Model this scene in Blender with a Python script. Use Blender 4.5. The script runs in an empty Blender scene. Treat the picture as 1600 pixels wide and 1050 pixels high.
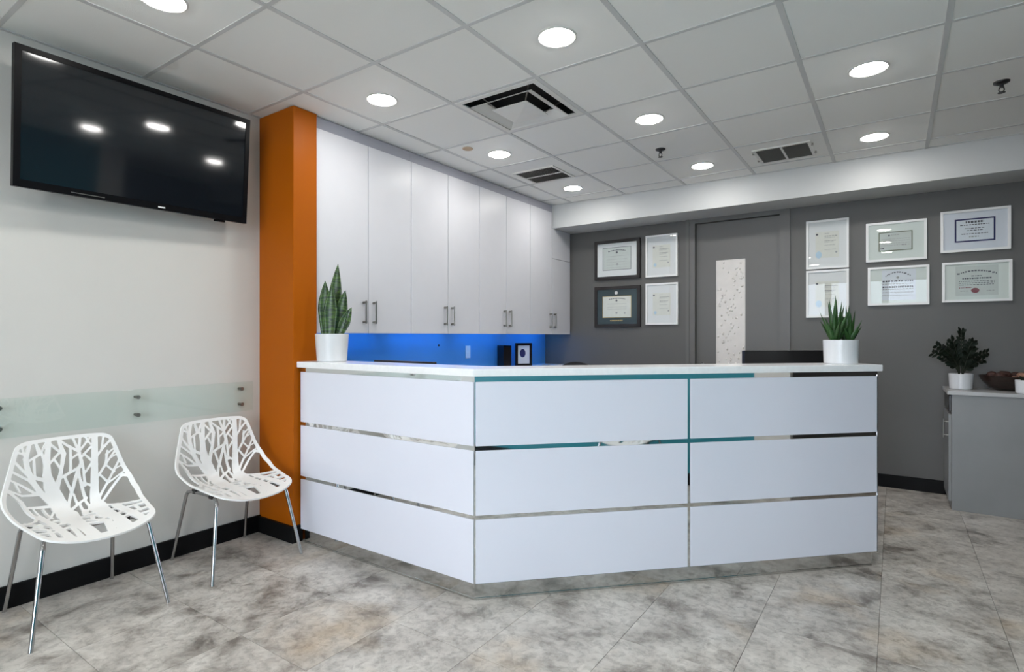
import bpy, bmesh, math, random
import numpy as np
from mathutils import Vector, Matrix
random.seed(7)
R = math.radians
scene = bpy.context.scene
COL = scene.collection

# ------------------------------------------------------------------ camera
EYE = 1.275
cam_d = bpy.data.cameras.new('camera')
cam = bpy.data.objects.new('camera', cam_d)
COL.objects.link(cam)
cam.location = (0, 0, EYE)
cam.rotation_euler = (R(90), 0, 0.60194)
cam_d.sensor_fit = 'HORIZONTAL'
cam_d.sensor_width = 36.0
cam_d.lens = 36.0 * 870.3 / 1600.0
cam_d.clip_start = 0.02
scene.camera = cam

# ------------------------------------------------------------------ world (overcast daylight outside the shop window)
world = bpy.data.worlds.new('world')
scene.world = world
world.use_nodes = True
wn = world.node_tree.nodes
wn['Background'].inputs['Color'].default_value = (0.82, 0.885, 1.0, 1)
wn['Background'].inputs['Strength'].default_value = 9.0

# daylight portals in the window bays behind the camera
YR = -2.6
BAYS = [(-1.95, -1.23), (-1.17, -0.19), (-0.13, 0.85)]
for (a, b) in BAYS:
    ld = bpy.data.lights.new('window_portal', 'AREA')
    ld.shape = 'RECTANGLE'; ld.size = b - a; ld.size_y = 2.2
    ld.cycles.is_portal = True
    lo = bpy.data.objects.new('window_portal', ld)
    COL.objects.link(lo)
    lo.location = ((a + b) / 2, YR + 0.02, 1.35)
    lo.rotation_euler = (R(90), 0, R(180))
    
LAMP = 75.0        # downlight lens emission
BLUE = 17.0        # under-cabinet strip emission

scene.view_settings.view_transform = 'Standard'
scene.view_settings.look = 'None'
scene.view_settings.gamma = 1.0
scene.view_settings.use_curve_mapping = False
scene.view_settings.exposure = 0.40
cy = scene.cycles
cy.max_bounces = 10; cy.diffuse_bounces = 5; cy.glossy_bounces = 5
cy.transparent_max_bounces = 16; cy.transmission_bounces = 6
cy.use_denoising = True
cy.sample_clamp_indirect = 8.0
cy.caustics_reflective = False; cy.caustics_refractive = False

# ------------------------------------------------------------------ materials
MATS = {}
def mat(name, color, rough=0.5, metal=0.0, spec=0.5, coat=0.0, noise=0.0, nscale=8.0, bump=0.0, bscale=60.0, emit=None, estr=0.0, sheen=0.0):
    m = bpy.data.materials.new(name); m.use_nodes = True
    nt = m.node_tree; b = nt.nodes['Principled BSDF']
    b.inputs['Base Color'].default_value = (*color, 1)
    b.inputs['Roughness'].default_value = rough
    b.inputs['Metallic'].default_value = metal
    b.inputs['Specular IOR Level'].default_value = spec
    b.inputs['Coat Weight'].default_value = coat
    b.inputs['Coat Roughness'].default_value = 0.06
    if emit:
        b.inputs['Emission Color'].default_value = (*emit, 1)
        b.inputs['Emission Strength'].default_value = estr
    tc = None
    if noise > 0 or bump > 0:
        tc = nt.nodes.new('ShaderNodeTexCoord')
    if noise > 0:
        n = nt.nodes.new('ShaderNodeTexNoise'); n.inputs['Scale'].default_value = nscale; n.inputs['Detail'].default_value = 5
        nt.links.new(tc.outputs['Object'], n.inputs['Vector'])
        r = nt.nodes.new('ShaderNodeValToRGB')
        r.color_ramp.elements[0].position = 0.3; r.color_ramp.elements[1].position = 0.7
        r.color_ramp.elements[0].color = (*[c * (1 - noise) for c in color], 1)
        r.color_ramp.elements[1].color = (*[min(1, c * (1 + noise)) for c in color], 1)
        nt.links.new(n.outputs['Fac'], r.inputs['Fac']); nt.links.new(r.outputs['Color'], b.inputs['Base Color'])
    if bump > 0:
        n2 = nt.nodes.new('ShaderNodeTexNoise'); n2.inputs['Scale'].default_value = bscale; n2.inputs['Detail'].default_value = 4
        nt.links.new(tc.outputs['Object'], n2.inputs['Vector'])
        bp = nt.nodes.new('ShaderNodeBump'); bp.inputs['Strength'].default_value = bump; bp.inputs['Distance'].default_value = 0.01
        nt.links.new(n2.outputs['Fac'], bp.inputs['Height']); nt.links.new(bp.outputs['Normal'], b.inputs['Normal'])
    MATS[name] = m
    return m

def thin_glass(name, tint, rough=0.0, ior=1.5):
    m = bpy.data.materials.new(name); m.use_nodes = True
    nt = m.node_tree; nt.nodes.remove(nt.nodes['Principled BSDF'])
    out = nt.nodes['Material Output']
    t = nt.nodes.new('ShaderNodeBsdfTransparent'); t.inputs['Color'].default_value = (*tint, 1)
    g = nt.nodes.new('ShaderNodeBsdfGlossy'); g.inputs['Roughness'].default_value = rough
    f = nt.nodes.new('ShaderNodeFresnel'); f.inputs['IOR'].default_value = ior
    mx = nt.nodes.new('ShaderNodeMixShader')
    geo = nt.nodes.new('ShaderNodeNewGeometry')          # reflect once, at the outer face only
    inv = nt.nodes.new('ShaderNodeMath'); inv.operation = 'SUBTRACT'; inv.inputs[0].default_value = 1.0; nt.links.new(geo.outputs['Backfacing'], inv.inputs[1])
    mul = nt.nodes.new('ShaderNodeMath'); mul.operation = 'MULTIPLY'; nt.links.new(f.outputs['Fac'], mul.inputs[0]); nt.links.new(inv.outputs['Value'], mul.inputs[1])
    nt.links.new(mul.outputs['Value'], mx.inputs['Fac']); nt.links.new(t.outputs['BSDF'], mx.inputs[1]); nt.links.new(g.outputs['BSDF'], mx.inputs[2])
    nt.links.new(mx.outputs['Shader'], out.inputs['Surface'])
    MATS[name] = m
    return m

mat('wall_white', (0.585, 0.57, 0.535), 0.45, noise=0.015, nscale=3, bump=0.03, bscale=160)
mat('wall_grey', (0.105, 0.103, 0.098), 0.5, noise=0.03, nscale=2.5, bump=0.03, bscale=140)
mat('door_grey', (0.125, 0.123, 0.118), 0.42, noise=0.02, nscale=3)
mat('wall_teal', (0.012, 0.19, 0.24), 0.5, noise=0.03, nscale=3)
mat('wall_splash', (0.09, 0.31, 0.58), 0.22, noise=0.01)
mat('orange', (0.385, 0.092, 0.002), 0.45, spec=0.12, noise=0.05, nscale=2.0, bump=0.02, bscale=90)
mat('soffit', (0.54, 0.55, 0.545), 0.5, noise=0.01)
mat('baseboard', (0.004, 0.004, 0.0045), 0.5, spec=0.15)
mat('grid_bar', (0.60, 0.60, 0.595), 0.5)
mat('dark_void', (0.006, 0.006, 0.006), 0.8)
mat('white_metal', (0.72, 0.71, 0.68), 0.4)
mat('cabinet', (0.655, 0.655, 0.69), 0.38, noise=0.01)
mat('cabinet_shaded', (0.36, 0.36, 0.41), 0.45)  # cabinet white darkened: shade above the doors is put into this colour
mat('panel', (0.72, 0.725, 0.80), 0.22, coat=0.3, noise=0.01, nscale=2)
mat('quartz', (0.84, 0.84, 0.84), 0.16, noise=0.03, nscale=40)
mat('mirror', (0.80, 0.81, 0.82), 0.03, metal=1.0)
mat('steel', (0.62, 0.62, 0.62), 0.10, metal=1.0, noise=0.04, nscale=30)
mat('chrome', (0.46, 0.46, 0.47), 0.2, metal=1.0)
mat('nickel', (0.26, 0.25, 0.23), 0.32, metal=1.0)
mat('black_plastic', (0.012, 0.012, 0.013), 0.35)
mat('bezel', (0.004, 0.004, 0.005), 0.35, spec=0.08)
mat('screen', (0.006, 0.008, 0.011), 0.065, spec=0.6)
mat('white_plastic', (0.78, 0.77, 0.75), 0.36)
mat('ceramic', (0.66, 0.67, 0.69), 0.25, coat=0.3)
mat('soil', (0.03, 0.022, 0.016), 0.9, noise=0.5, nscale=60)
mat('lens', (1, 1, 1), 0.5, emit=(1.0, 0.975, 0.94), estr=LAMP)
mat('blue_led', (0.1, 0.3, 1), 0.5, emit=(0.0, 0.30, 1.0), estr=BLUE)
mat('frame_white', (0.80, 0.80, 0.79), 0.35)
mat('frame_black', (0.012, 0.009, 0.009), 0.25)
mat('mat_white', (0.76, 0.76, 0.76), 0.8)
mat('mat_pale', (0.70, 0.74, 0.70), 0.8)
mat('mat_cool', (0.70, 0.72, 0.78), 0.8)
mat('mat_teal', (0.025, 0.05, 0.06), 0.8)
mat('paper_cream', (0.73, 0.72, 0.66), 0.8, noise=0.03, nscale=20)
mat('paper_grey', (0.58, 0.61, 0.58), 0.8, noise=0.03, nscale=20)
mat('paper_white', (0.72, 0.75, 0.80), 0.8)
mat('ink', (0.10, 0.10, 0.12), 0.8)
mat('ink_faint', (0.36, 0.36, 0.36), 0.8)
mat('navy', (0.012, 0.014, 0.10), 0.7)
mat('olive', (0.17, 0.19, 0.13), 0.7)
mat('seal_red', (0.20, 0.008, 0.02), 0.5)
mat('seal_blue', (0.48, 0.64, 0.76), 0.6)
mat('gold', (0.55, 0.40, 0.16), 0.35, metal=0.8)
mat('silver_disc', (0.75, 0.72, 0.68), 0.3, metal=0.6)
mat('grey_laminate', (0.225, 0.228, 0.23), 0.35, noise=0.06, nscale=3)
mat('grey_top', (0.42, 0.42, 0.42), 0.25)
mat('bowl_brown', (0.022, 0.012, 0.009), 0.3, noise=0.3, nscale=15)
mat('ball_brown', (0.05, 0.02, 0.015), 0.8, noise=0.5, nscale=40)
mat('ball_pink', (0.30, 0.16, 0.11), 0.8, noise=0.4, nscale=40)
mat('zz_leaf', (0.006, 0.013, 0.007), 0.45, noise=0.4, nscale=20)
mat('zz_stem', (0.014, 0.02, 0.010), 0.5)
mat('aloe_leaf', (0.022, 0.070, 0.015), 0.38, noise=0.5, nscale=14)
mat('tan', (0.50, 0.36, 0.24), 0.6)
mat('mdf_white', (0.6, 0.6, 0.6), 0.5)
mat('pavement', (0.30, 0.30, 0.30), 0.9, noise=0.1)
mat('fabric_black', (0.015, 0.015, 0.017), 0.9, bump=0.2, bscale=300)
thin_glass('rail_glass', (0.955, 0.985, 0.975), 0.0, 1.5)
thin_glass('picture_glass', (0.97, 0.98, 0.98), 0.0, 1.45)
thin_glass('window_glass', (0.95, 0.97, 0.97), 0.0, 1.45)

def ceiling_tile_mat():
    m = bpy.data.materials.new('ceiling_tile'); m.use_nodes = True
    nt = m.node_tree; b = nt.nodes['Principled BSDF']
    tc = nt.nodes.new('ShaderNodeTexCoord')
    n = nt.nodes.new('ShaderNodeTexNoise'); n.inputs['Scale'].default_value = 220; n.inputs['Detail'].default_value = 3
    nt.links.new(tc.outputs['Object'], n.inputs['Vector'])
    oi = nt.nodes.new('ShaderNodeObjectInfo')
    r = nt.nodes.new('ShaderNodeMapRange'); r.inputs['To Min'].default_value = 0.97; r.inputs['To Max'].default_value = 1.03
    nt.links.new(oi.outputs['Random'], r.inputs['Value'])
    mx = nt.nodes.new('ShaderNodeVectorMath'); mx.operation = 'SCALE'; mx.inputs[0].default_value = (0.86, 0.858, 0.83)
    nt.links.new(r.outputs['Result'], mx.inputs['Scale']); nt.links.new(mx.outputs['Vector'], b.inputs['Base Color'])
    b.inputs['Roughness'].default_value = 0.75
    bp = nt.nodes.new('ShaderNodeBump'); bp.inputs['Strength'].default_value = 0.12; bp.inputs['Distance'].default_value = 0.004
    nt.links.new(n.outputs['Fac'], bp.inputs['Height']); nt.links.new(bp.outputs['Normal'], b.inputs['Normal'])
    MATS['ceiling_tile'] = m
ceiling_tile_mat()

def floor_tile_mat():
    m = bpy.data.materials.new('floor_tile'); m.use_nodes = True
    nt = m.node_tree; b = nt.nodes['Principled BSDF']; N = nt.nodes.new; K = nt.links.new
    geo = N('ShaderNodeNewGeometry'); oi = N('ShaderNodeObjectInfo')
    sc = N('ShaderNodeVectorMath'); sc.operation = 'SCALE'; sc.inputs['Scale'].default_value = 0.15
    cx = N('ShaderNodeCombineXYZ'); K(oi.outputs['Random'], cx.inputs['Z'])
    K(cx.outputs['Vector'], sc.inputs[0])
    ad = N('ShaderNodeVectorMath'); K(geo.outputs['Position'], ad.inputs[0]); K(sc.outputs['Vector'], ad.inputs[1])
    n1 = N('ShaderNodeTexNoise'); n1.inputs['Scale'].default_value = 5.5; n1.inputs['Detail'].default_value = 9; n1.inputs['Roughness'].default_value = 0.62; n1.inputs['Distortion'].default_value = 0.35
    n2 = N('ShaderNodeTexNoise'); n2.inputs['Scale'].default_value = 26; n2.inputs['Detail'].default_value = 8; n2.inputs['Roughness'].default_value = 0.7; n2.inputs['Distortion'].default_value = 0.5
    n3 = N('ShaderNodeTexNoise'); n3.inputs['Scale'].default_value = 2.2; n3.inputs['Detail'].default_value = 3
    for n in (n1, n2, n3): K(ad.outputs['Vector'], n.inputs['Vector'])
    r1 = N('ShaderNodeValToRGB'); e = r1.color_ramp.elements
    e[0].position = 0.31; e[0].color = (0.165, 0.145, 0.127, 1)
    e[1].position = 0.62; e[1].color = (0.555, 0.53, 0.49, 1)
    e2 = r1.color_ramp.elements.new(0.46); e2.color = (0.43, 0.405, 0.37, 1)
    K(n1.outputs['Fac'], r1.inputs['Fac'])
    r2 = N('ShaderNodeValToRGB'); r2.color_ramp.elements[0].position = 0.30; r2.color_ramp.elements[0].color = (0.40, 0.38, 0.36, 1)
    r2.color_ramp.elements[1].position = 0.55; r2.color_ramp.elements[1].color = (1.06, 1.05, 1.04, 1)
    K(n2.outputs['Fac'], r2.inputs['Fac'])
    mu = N('ShaderNodeMix'); mu.data_type = 'RGBA'; mu.blend_type = 'MULTIPLY'; mu.inputs['Factor'].default_value = 0.72
    K(r1.outputs['Color'], mu.inputs['A']); K(r2.outputs['Color'], mu.inputs['B'])
    r3 = N('ShaderNodeValToRGB'); r3.color_ramp.elements[0].position = 0.56; r3.color_ramp.elements[0].color = (1, 1, 1, 1)
    r3.color_ramp.elements[1].position = 0.74; r3.color_ramp.elements[1].color = (0.88, 0.76, 0.62, 1)
    K(n3.outputs['Fac'], r3.inputs['Fac'])
    mu2 = N('ShaderNodeMix'); mu2.data_type = 'RGBA'; mu2.blend_type = 'MULTIPLY'; mu2.inputs['Factor'].default_value = 1.0
    K(mu.outputs['Result'], mu2.inputs['A']); K(r3.outputs['Color'], mu2.inputs['B'])
    K(mu2.outputs['Result'], b.inputs['Base Color'])
    rr = N('ShaderNodeMapRange'); rr.inputs['To Min'].default_value = 0.24; rr.inputs['To Max'].default_value = 0.44
    K(n2.outputs['Fac'], rr.inputs['Value']); K(rr.outputs['Result'], b.inputs['Roughness'])
    bp = N('ShaderNodeBump'); bp.inputs['Strength'].default_value = 0.05; bp.inputs['Distance'].default_value = 0.004
    K(n2.outputs['Fac'], bp.inputs['Height']); K(bp.outputs['Normal'], b.inputs['Normal'])
    MATS['floor_tile'] = m
floor_tile_mat()
mat('grout', (0.15, 0.14, 0.13), 0.9)

def snake_mat():
    m = bpy.data.materials.new('snake_leaf'); m.use_nodes = True
    nt = m.node_tree; b = nt.nodes['Principled BSDF']; N = nt.nodes.new; K = nt.links.new
    tc = N('ShaderNodeTexCoord')
    mp = N('ShaderNodeMapping'); mp.inputs['Scale'].default_value = (14, 14, 70); K(tc.outputs['Object'], mp.inputs['Vector'])
    w = N('ShaderNodeTexNoise'); w.inputs['Scale'].default_value = 1.0; w.inputs['Detail'].default_value = 4; w.inputs['Distortion'].default_value = 0.8
    K(mp.outputs['Vector'], w.inputs['Vector'])
    r = N('ShaderNodeValToRGB'); e = r.color_ramp.elements
    e[0].position = 0.42; e[0].color = (0.008, 0.026, 0.008, 1); e[1].position = 0.66; e[1].color = (0.075, 0.15, 0.030, 1)
    K(w.outputs['Fac'], r.inputs['Fac']); K(r.outputs['Color'], b.inputs['Base Color'])
    b.inputs['Roughness'].default_value = 0.35
    MATS['snake_leaf'] = m
snake_mat()

def drop_glass_mat():
    m = mat('drop_panel', (0.70, 0.67, 0.64), 0.35, noise=0.04, nscale=12)
drop_glass_mat()

# ------------------------------------------------------------------ helpers
class MB:
    def __init__(s): s.v = []; s.f = []; s.sm = []
    def add(s, vs, fs, smooth=False):
        o = len(s.v); s.v += [tuple(map(float, p)) for p in vs]
        for f in fs: s.f.append(tuple(i + o for i in f)); s.sm.append(smooth)
        return s
    def box(s, x0, x1, y0, y1, z0, z1, bev=0.0):
        if bev <= 0:
            vs = [(x, y, z) for z in (z0, z1) for y in (y0, y1) for x in (x0, x1)]
            return s.add(vs, [(0, 2, 3, 1), (4, 5, 7, 6), (0, 1, 5, 4), (2, 6, 7, 3), (0, 4, 6, 2), (1, 3, 7, 5)])
        bm = bmesh.new(); bmesh.ops.create_cube(bm, size=1)
        bmesh.ops.scale(bm, vec=(x1 - x0, y1 - y0, z1 - z0), verts=bm.verts)
        bmesh.ops.translate(bm, vec=((x0 + x1) / 2, (y0 + y1) / 2, (z0 + z1) / 2), verts=bm.verts)
        bmesh.ops.bevel(bm, geom=list(bm.edges), offset=bev, segments=2, profile=0.5, affect='EDGES')
        bm.verts.index_update()
        s.add([v.co for v in bm.verts], [[v.index for v in f.verts] for f in bm.faces]); bm.free()
        return s
    def tube(s, pts, radii, n=12, cap=True):
        pts = [Vector(p) for p in pts]
        if not hasattr(radii, '__len__'): radii = [radii] * len(pts)
        rings = []; prev = None
        for i, p in enumerate(pts):
            t = (pts[min(i + 1, len(pts) - 1)] - pts[max(i - 1, 0)]).normalized()
            if prev is None:
                a = Vector((0, 0, 1)) if abs(t.z) < 0.9 else Vector((1, 0, 0))
                u = t.cross(a).normalized()
            else:
                u = (prev - t * prev.dot(t)).normalized()
            prev = u; w = t.cross(u)
            rings.append([p + (u * math.cos(2 * math.pi * k / n) + w * math.sin(2 * math.pi * k / n)) * radii[i] for k in range(n)])
        vs = [q for r_ in rings for q in r_]; fs = []
        for i in range(len(pts) - 1):
            for k in range(n):
                k2 = (k + 1) % n
                fs.append((i * n + k, i * n + k2, (i + 1) * n + k2, (i + 1) * n + k))
        s.add(vs, fs, True)
        if cap:
            s.add(rings[0], [tuple(range(n - 1, -1, -1))]); s.add(rings[-1], [tuple(range(n))])
        return s
    def lathe(s, prof, n=40, c=(0, 0, 0), smooth=True):
        # profile of (r, z); split into separate strips where corner is sharp
        for (r0, z0), (r1, z1) in zip(prof[:-1], prof[1:]):
            ring = []
            for (r_, z_) in ((r0, z0), (r1, z1)):
                for k in range(n):
                    a = 2 * math.pi * k / n
                    ring.append((c[0] + r_ * math.cos(a), c[1] + r_ * math.sin(a), c[2] + z_))
            s.add(ring, [(k, (k + 1) % n, n + (k + 1) % n, n + k) for k in range(n)], smooth)
        return s
    def prism(s, poly, z0, z1):
        n = len(poly)
        vs = [(x, y, z0) for x, y in poly] + [(x, y, z1) for x, y in poly]
        fs = [tuple(range(n - 1, -1, -1)), tuple(range(n, 2 * n))] + [(i, (i + 1) % n, n + (i + 1) % n, n + i) for i in range(n)]
        return s.add(vs, fs)
    def mesh(s, name):
        me = bpy.data.meshes.new(name)
        me.from_pydata(s.v, [], s.f)
        me.polygons.foreach_set('use_smooth', s.sm); me.update()
        return me
    def build(s, name, m, parent=None, loc=None, rot=None):
        me = s.mesh(name); me.materials.append(MATS[m])
        return link(name, me, parent, loc, rot)

def link(name, me, parent=None, loc=None, rot=None):
    o = bpy.data.objects.new(name, me); COL.objects.link(o)
    if parent is not None: o.parent = parent
    if loc is not None: o.location = loc
    if rot is not None: o.rotation_euler = rot
    return o
def tag(o, label, cat, group=None):
    o['label'] = label; o['category'] = cat
    if group: o['group'] = group
    return o
def thing(name, label, cat, loc=(0, 0, 0), rz=0.0, group=None):
    o = bpy.data.objects.new(name, None); COL.objects.link(o)
    o.empty_display_size = 0.1
    o.location = loc; o.rotation_euler = (0, 0, rz)
    return tag(o, label, cat, group)
def struct(o, label=None, cat=None):
    o['kind'] = 'structure'
    if label: o['label'] = label
    if cat: o['category'] = cat
    return o
def box(x0, x1, y0, y1, z0, z1, bev=0.0): return MB().box(x0, x1, y0, y1, z0, z1, bev)

# ------------------------------------------------------------------ room dimensions
XL = -3.43           # left wall
YB = 5.68            # back wall
XR = 1.0             # teal side wall
XF = 3.0             # far side of the space beyond the opening
ZC = 2.70            # ceiling
YS = 5.27            # soffit face
ZS = 2.45            # soffit underside

# walls
w = struct(box(XL - 0.12, XL, YR - 0.12, YB + 0.12, 0, ZC + 0.25).build('wall_left', 'wall_white'), 'white painted wall behind the television and chairs', 'wall')
# splash zone of the left wall behind the desk (glossy board under the cabinets)
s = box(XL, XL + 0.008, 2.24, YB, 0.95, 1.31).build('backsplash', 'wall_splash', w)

# back wall with a door opening
DX0, DX1, DZ = -1.66, -0.88, 2.408
m = MB()
m.box(XL, DX0, YB, YB + 0.12, 0, ZC + 0.25); m.box(DX1, XF, YB, YB + 0.12, 0, ZC + 0.25); m.box(DX0, DX1, YB, YB + 0.12, DZ, ZC + 0.25)
struct(m.build('wall_back', 'wall_grey'), 'dark grey painted wall hung with framed certificates', 'wall')
# rear wall (behind the camera) with shop windows
m = MB()
m.box(XL, XF, YR - 0.12, YR, 0, 0.25); m.box(XL, XF, YR - 0.12, YR, 2.45, ZC + 0.25)
m.box(XL, BAYS[0][0], YR - 0.12, YR, 0.25, 2.45); m.box(BAYS[-1][1], XF, YR - 0.12, YR, 0.25, 2.45)
for (a, b), (c, d) in zip(BAYS[:-1], BAYS[1:]): m.box(b, c, YR - 0.12, YR, 0.25, 2.45)
struct(m.build('wall_front', 'wall_white'), 'white wall with shop windows behind the viewer', 'wall')
for i, (a, b) in enumerate(BAYS):
    f = MB()
    for q in ((a, a + .03, .25, 2.45), (b - .03, b, .25, 2.45), (a + .03, b - .03, .25, .28), (a + .03, b - .03, 2.42, 2.45)):
        f.box(q[0], q[1], YR - 0.08, YR - 0.03, q[2], q[3])
    wo = struct(f.build('window_%d' % (i + 1), 'baseboard'), 'dark framed shop window behind the viewer', 'window')
    box(a + .03, b - .03, YR - 0.06, YR - 0.055, .28, 2.42).build('pane', 'window_glass', wo)
# teal wall, white pier, opening and the space beyond
struct(box(XR, XR + 0.12, YR, 2.86, 0, ZC + 0.25).build('wall_right', 'wall_teal'), 'teal painted side wall seen only in reflections', 'wall')
struct(box(XR - 0.01, XR + 0.13, 2.86, 3.12, 0, ZC + 0.25).build('wall_pier', 'wall_white'), 'white wall pier at the end of the teal wall', 'wall')
struct(box(XF, XF + 0.12, YR, YB + 0.12, 0, ZC + 0.25).build('wall_far_right', 'wall_grey'), 'dark grey far side wall beyond the opening', 'wall')
# pillar
struct(box(XL, -3.06, 2.07, 2.24, 0, ZC, 0.004).build('wall_pillar', 'orange'), 'glossy orange pillar between the waiting area and the cabinets', 'pillar')
# soffit
struct(box(XL, XF, YS, YB, ZS, ZC + 0.2).build('soffit', 'soffit'), 'pale dropped soffit along the grey back wall', 'soffit')
# baseboards
struct(box(XL, XL + 0.018, YR, 2.07, 0, 0.107, 0.003).build('baseboard_left', 'baseboard'), 'black baseboard under the white wall', 'baseboard')
m = MB().box(XL + 0.018, -3.042, 2.052, 2.07, 0, 0.10).box(-3.06, -3.042, 2.07, 2.125, 0, 0.10)
struct(m.build('baseboard_pillar', 'baseboard'), 'black baseboard round the foot of the orange pillar', 'baseboard')
struct(box(-0.80, XF, YB - 0.018, YB, 0, 0.107, 0.003).build('baseboard_back', 'baseboard'), 'black baseboard under the grey back wall', 'baseboard')
struct(box(XR - 0.018, XR, YR, 2.86, 0, 0.10, 0.003).build('baseboard_right', 'baseboard'), 'black baseboard under the teal wall', 'baseboard')

# outside pavement
struct(box(-12, 12, -14, YR - 0.13, -0.12, -0.02).build('pavement', 'pavement'), 'grey pavement outside the shop windows', 'pavement')

# ------------------------------------------------------------------ floor: slab + single tiles
fl = struct(box(XL - 0.12, XF + 0.12, YR - 0.12, YB + 0.12, -0.06, -0.004).build('floor', 'grout'), 'mottled grey and beige vinyl tile floor', 'floor')
P = 0.4475
tile_me = box(-P / 2 + .0008, P / 2 - .0008, -P / 2 + .0008, P / 2 - .0008, -0.004, 0.0, 0.0006).mesh('floor_tile'); tile_me.materials.append(MATS['floor_tile'])
fx = [-0.057 + P * i for i in range(-9, 9)]
fy = [0.855 + P * i for i in range(-9, 13)]
def clip_tile(x0, x1, y0, y1, lim):
    a, b, c, d = max(x0, lim[0]), min(x1, lim[1]), max(y0, lim[2]), min(y1, lim[3])
    return a, b, c, d
for x in fx:
    for y in fy:
        a, b, c, d = clip_tile(x, x + P, y, y + P, (XL, XF, YR, YB))
        if b - a < 0.01 or d - c < 0.01: continue
        if b - a > P - 1e-6 and d - c > P - 1e-6:
            link('floor_tile', tile_me, fl, (x + P / 2, y + P / 2, 0))
        else:
            g = .0008
            box(-(b - a) / 2 + g, (b - a) / 2 - g, -(d - c) / 2 + g, (d - c) / 2 - g, -0.004, 0, 0.0006).build('floor_tile', 'floor_tile', fl, ((a + b) / 2, (c + d) / 2, 0))

# ------------------------------------------------------------------ ceiling: slab, tiles, grid bars
ce = struct(box(XL - 0.12, XF + 0.12, YR - 0.12, YB + 0.12, ZC + 0.2, ZC + 0.26).build('ceiling', 'soffit'), 'suspended ceiling of square grey tiles in a metal grid', 'ceiling')
G = 0.6096
gx = [-2.847 + G * i for i in range(-1, 11)]
gy = [1.382 + G * j for j in range(-7, 8)]
CL = (XL, XF, YR, YS)
DIFF = (-2.237, 2.6012)        # tile replaced by the big air diffuser (x0, y0)
ct_me = box(-G / 2 + .001, G / 2 - .001, -G / 2 + .001, G / 2 - .001, 0.003, 0.018).mesh('ceiling_tile'); ct_me.materials.append(MATS['ceiling_tile'])
for x in gx:
    for y in gy:
        a, b, c, d = clip_tile(x, x + G, y, y + G, CL)
        if b - a < 0.02 or d - c < 0.02: continue
        if abs(x - DIFF[0]) < 0.02 and abs(y - DIFF[1]) < 0.02: continue
        if b - a > G - 1e-6 and d - c > G - 1e-6:
            link('ceiling_tile', ct_me, ce, (x + G / 2, y + G / 2, ZC))
        else:
            box(-(b - a) / 2 + .001, (b - a) / 2 - .001, -(d - c) / 2 + .001, (d - c) / 2 - .001, 0.003, 0.018).build('ceiling_tile', 'ceiling_tile', ce, ((a + b) / 2, (c + d) / 2, ZC))
for x in gx:
    if XL + 0.02 < x < XF: box(x - .0125, x + .0125, YR, YS, ZC - 0.001, ZC + 0.03).build('grid_bar', 'grid_bar', ce)
for y in gy:
    if YR + 0.02 < y < YS - 0.02: box(XL, XF, y - .0105, y + .0105, ZC - 0.0005, ZC + 0.03).build('grid_bar', 'grid_bar', ce)
m = MB().box(XL, XL + .02, YR, YS, ZC - .001, ZC + .02).box(XL + .02, XF, YS - .018, YS, ZC - .001, ZC + .02)
m.build('wall_angle', 'grid_bar', ce)

# ------------------------------------------------------------------ door in the back wall
dm = MB()
gx0, gx1, gz0, gz1 = -1.465, -1.19, 0.28, 2.027
yd0, yd1 = YB + 0.035, YB + 0.075
dm.box(DX0 + .004, gx0, yd0, yd1, 0.005, DZ - .004); dm.box(gx1, DX1 - .004, yd0, yd1, 0.005, DZ - .004)
dm.box(gx0, gx1, yd0, yd1, 0.005, gz0); dm.box(gx0, gx1, yd0, yd1, gz1, DZ - .004)
door = struct(dm.build('door_1', 'door_grey'), 'grey door with a narrow white embossed panel and silver handle', 'door')
fm = MB()
fm.box(DX0 - .09, DX0 - .055, YB - .018, YB, 0, ZS); fm.box(DX0 - .055, DX0, YB - .010, YB, 0, ZS)
fm.box(DX1, DX1 + .06, YB - .010, YB, 0, ZS); fm.box(DX1 + .06, DX1 + .088, YB - .018, YB, 0, ZS)
fm.box(DX0, DX1, YB - .010, YB, DZ, ZS)
fm.build('door_frame', 'door_grey', door)
ip = box(gx0, gx1, yd0 + .006, yd1 - .006, gz0, gz1).build('inset_panel', 'drop_panel', door); ip['label'] = 'white panel covered in raised droplets'
# raised droplets on the panel
dr = MB(); rd = random.Random(3)
for k in range(150):
    x = rd.uniform(gx0 + .014, gx1 - .014); z = rd.uniform(gz0 + .02, gz1 - .02); r = rd.uniform(.006, .012)
    vs = []; n = 10
    for (q, h) in ((1, 0), (.75, .5), (.35, .85)):
        for i in range(n):
            a = 2 * math.pi * i / n
            vs.append((x + q * r * math.cos(a), yd0 + .006 - h * r * 1.0, z + q * r * math.sin(a) * 1.25))
    vs.append((x, yd0 + .006 - r * .95, z))
    fs = [(j * n + i, j * n + (i + 1) % n, (j + 1) * n + (i + 1) % n, (j + 1) * n + i) for j in range(2) for i in range(n)] + [(2 * n + i, 2 * n + (i + 1) % n, 3 * n) for i in range(n)]
    dr.add(vs, fs, True)
do = dr.build('droplets', 'drop_panel', ip); do['kind'] = 'stuff'
hm = MB()
hx, hz = DX0 + .065, 0.985
hm.tube([(hx, yd0, hz), (hx, yd0 - .012, hz)], .028, 20); hm.tube([(hx, yd0 - .01, hz), (hx, yd0 - .055, hz), (hx + .02, yd0 - .062, hz), (hx + .11, yd0 - .06, hz - .003)], [.011, .011, .011, .008], 12)
hm.build('door_handle', 'chrome', door)
box(DX0 - .2, DX1 + .2, YB + .12, YB + .16, 0, ZS).build('room_beyond', 'wall_grey', door)

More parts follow.
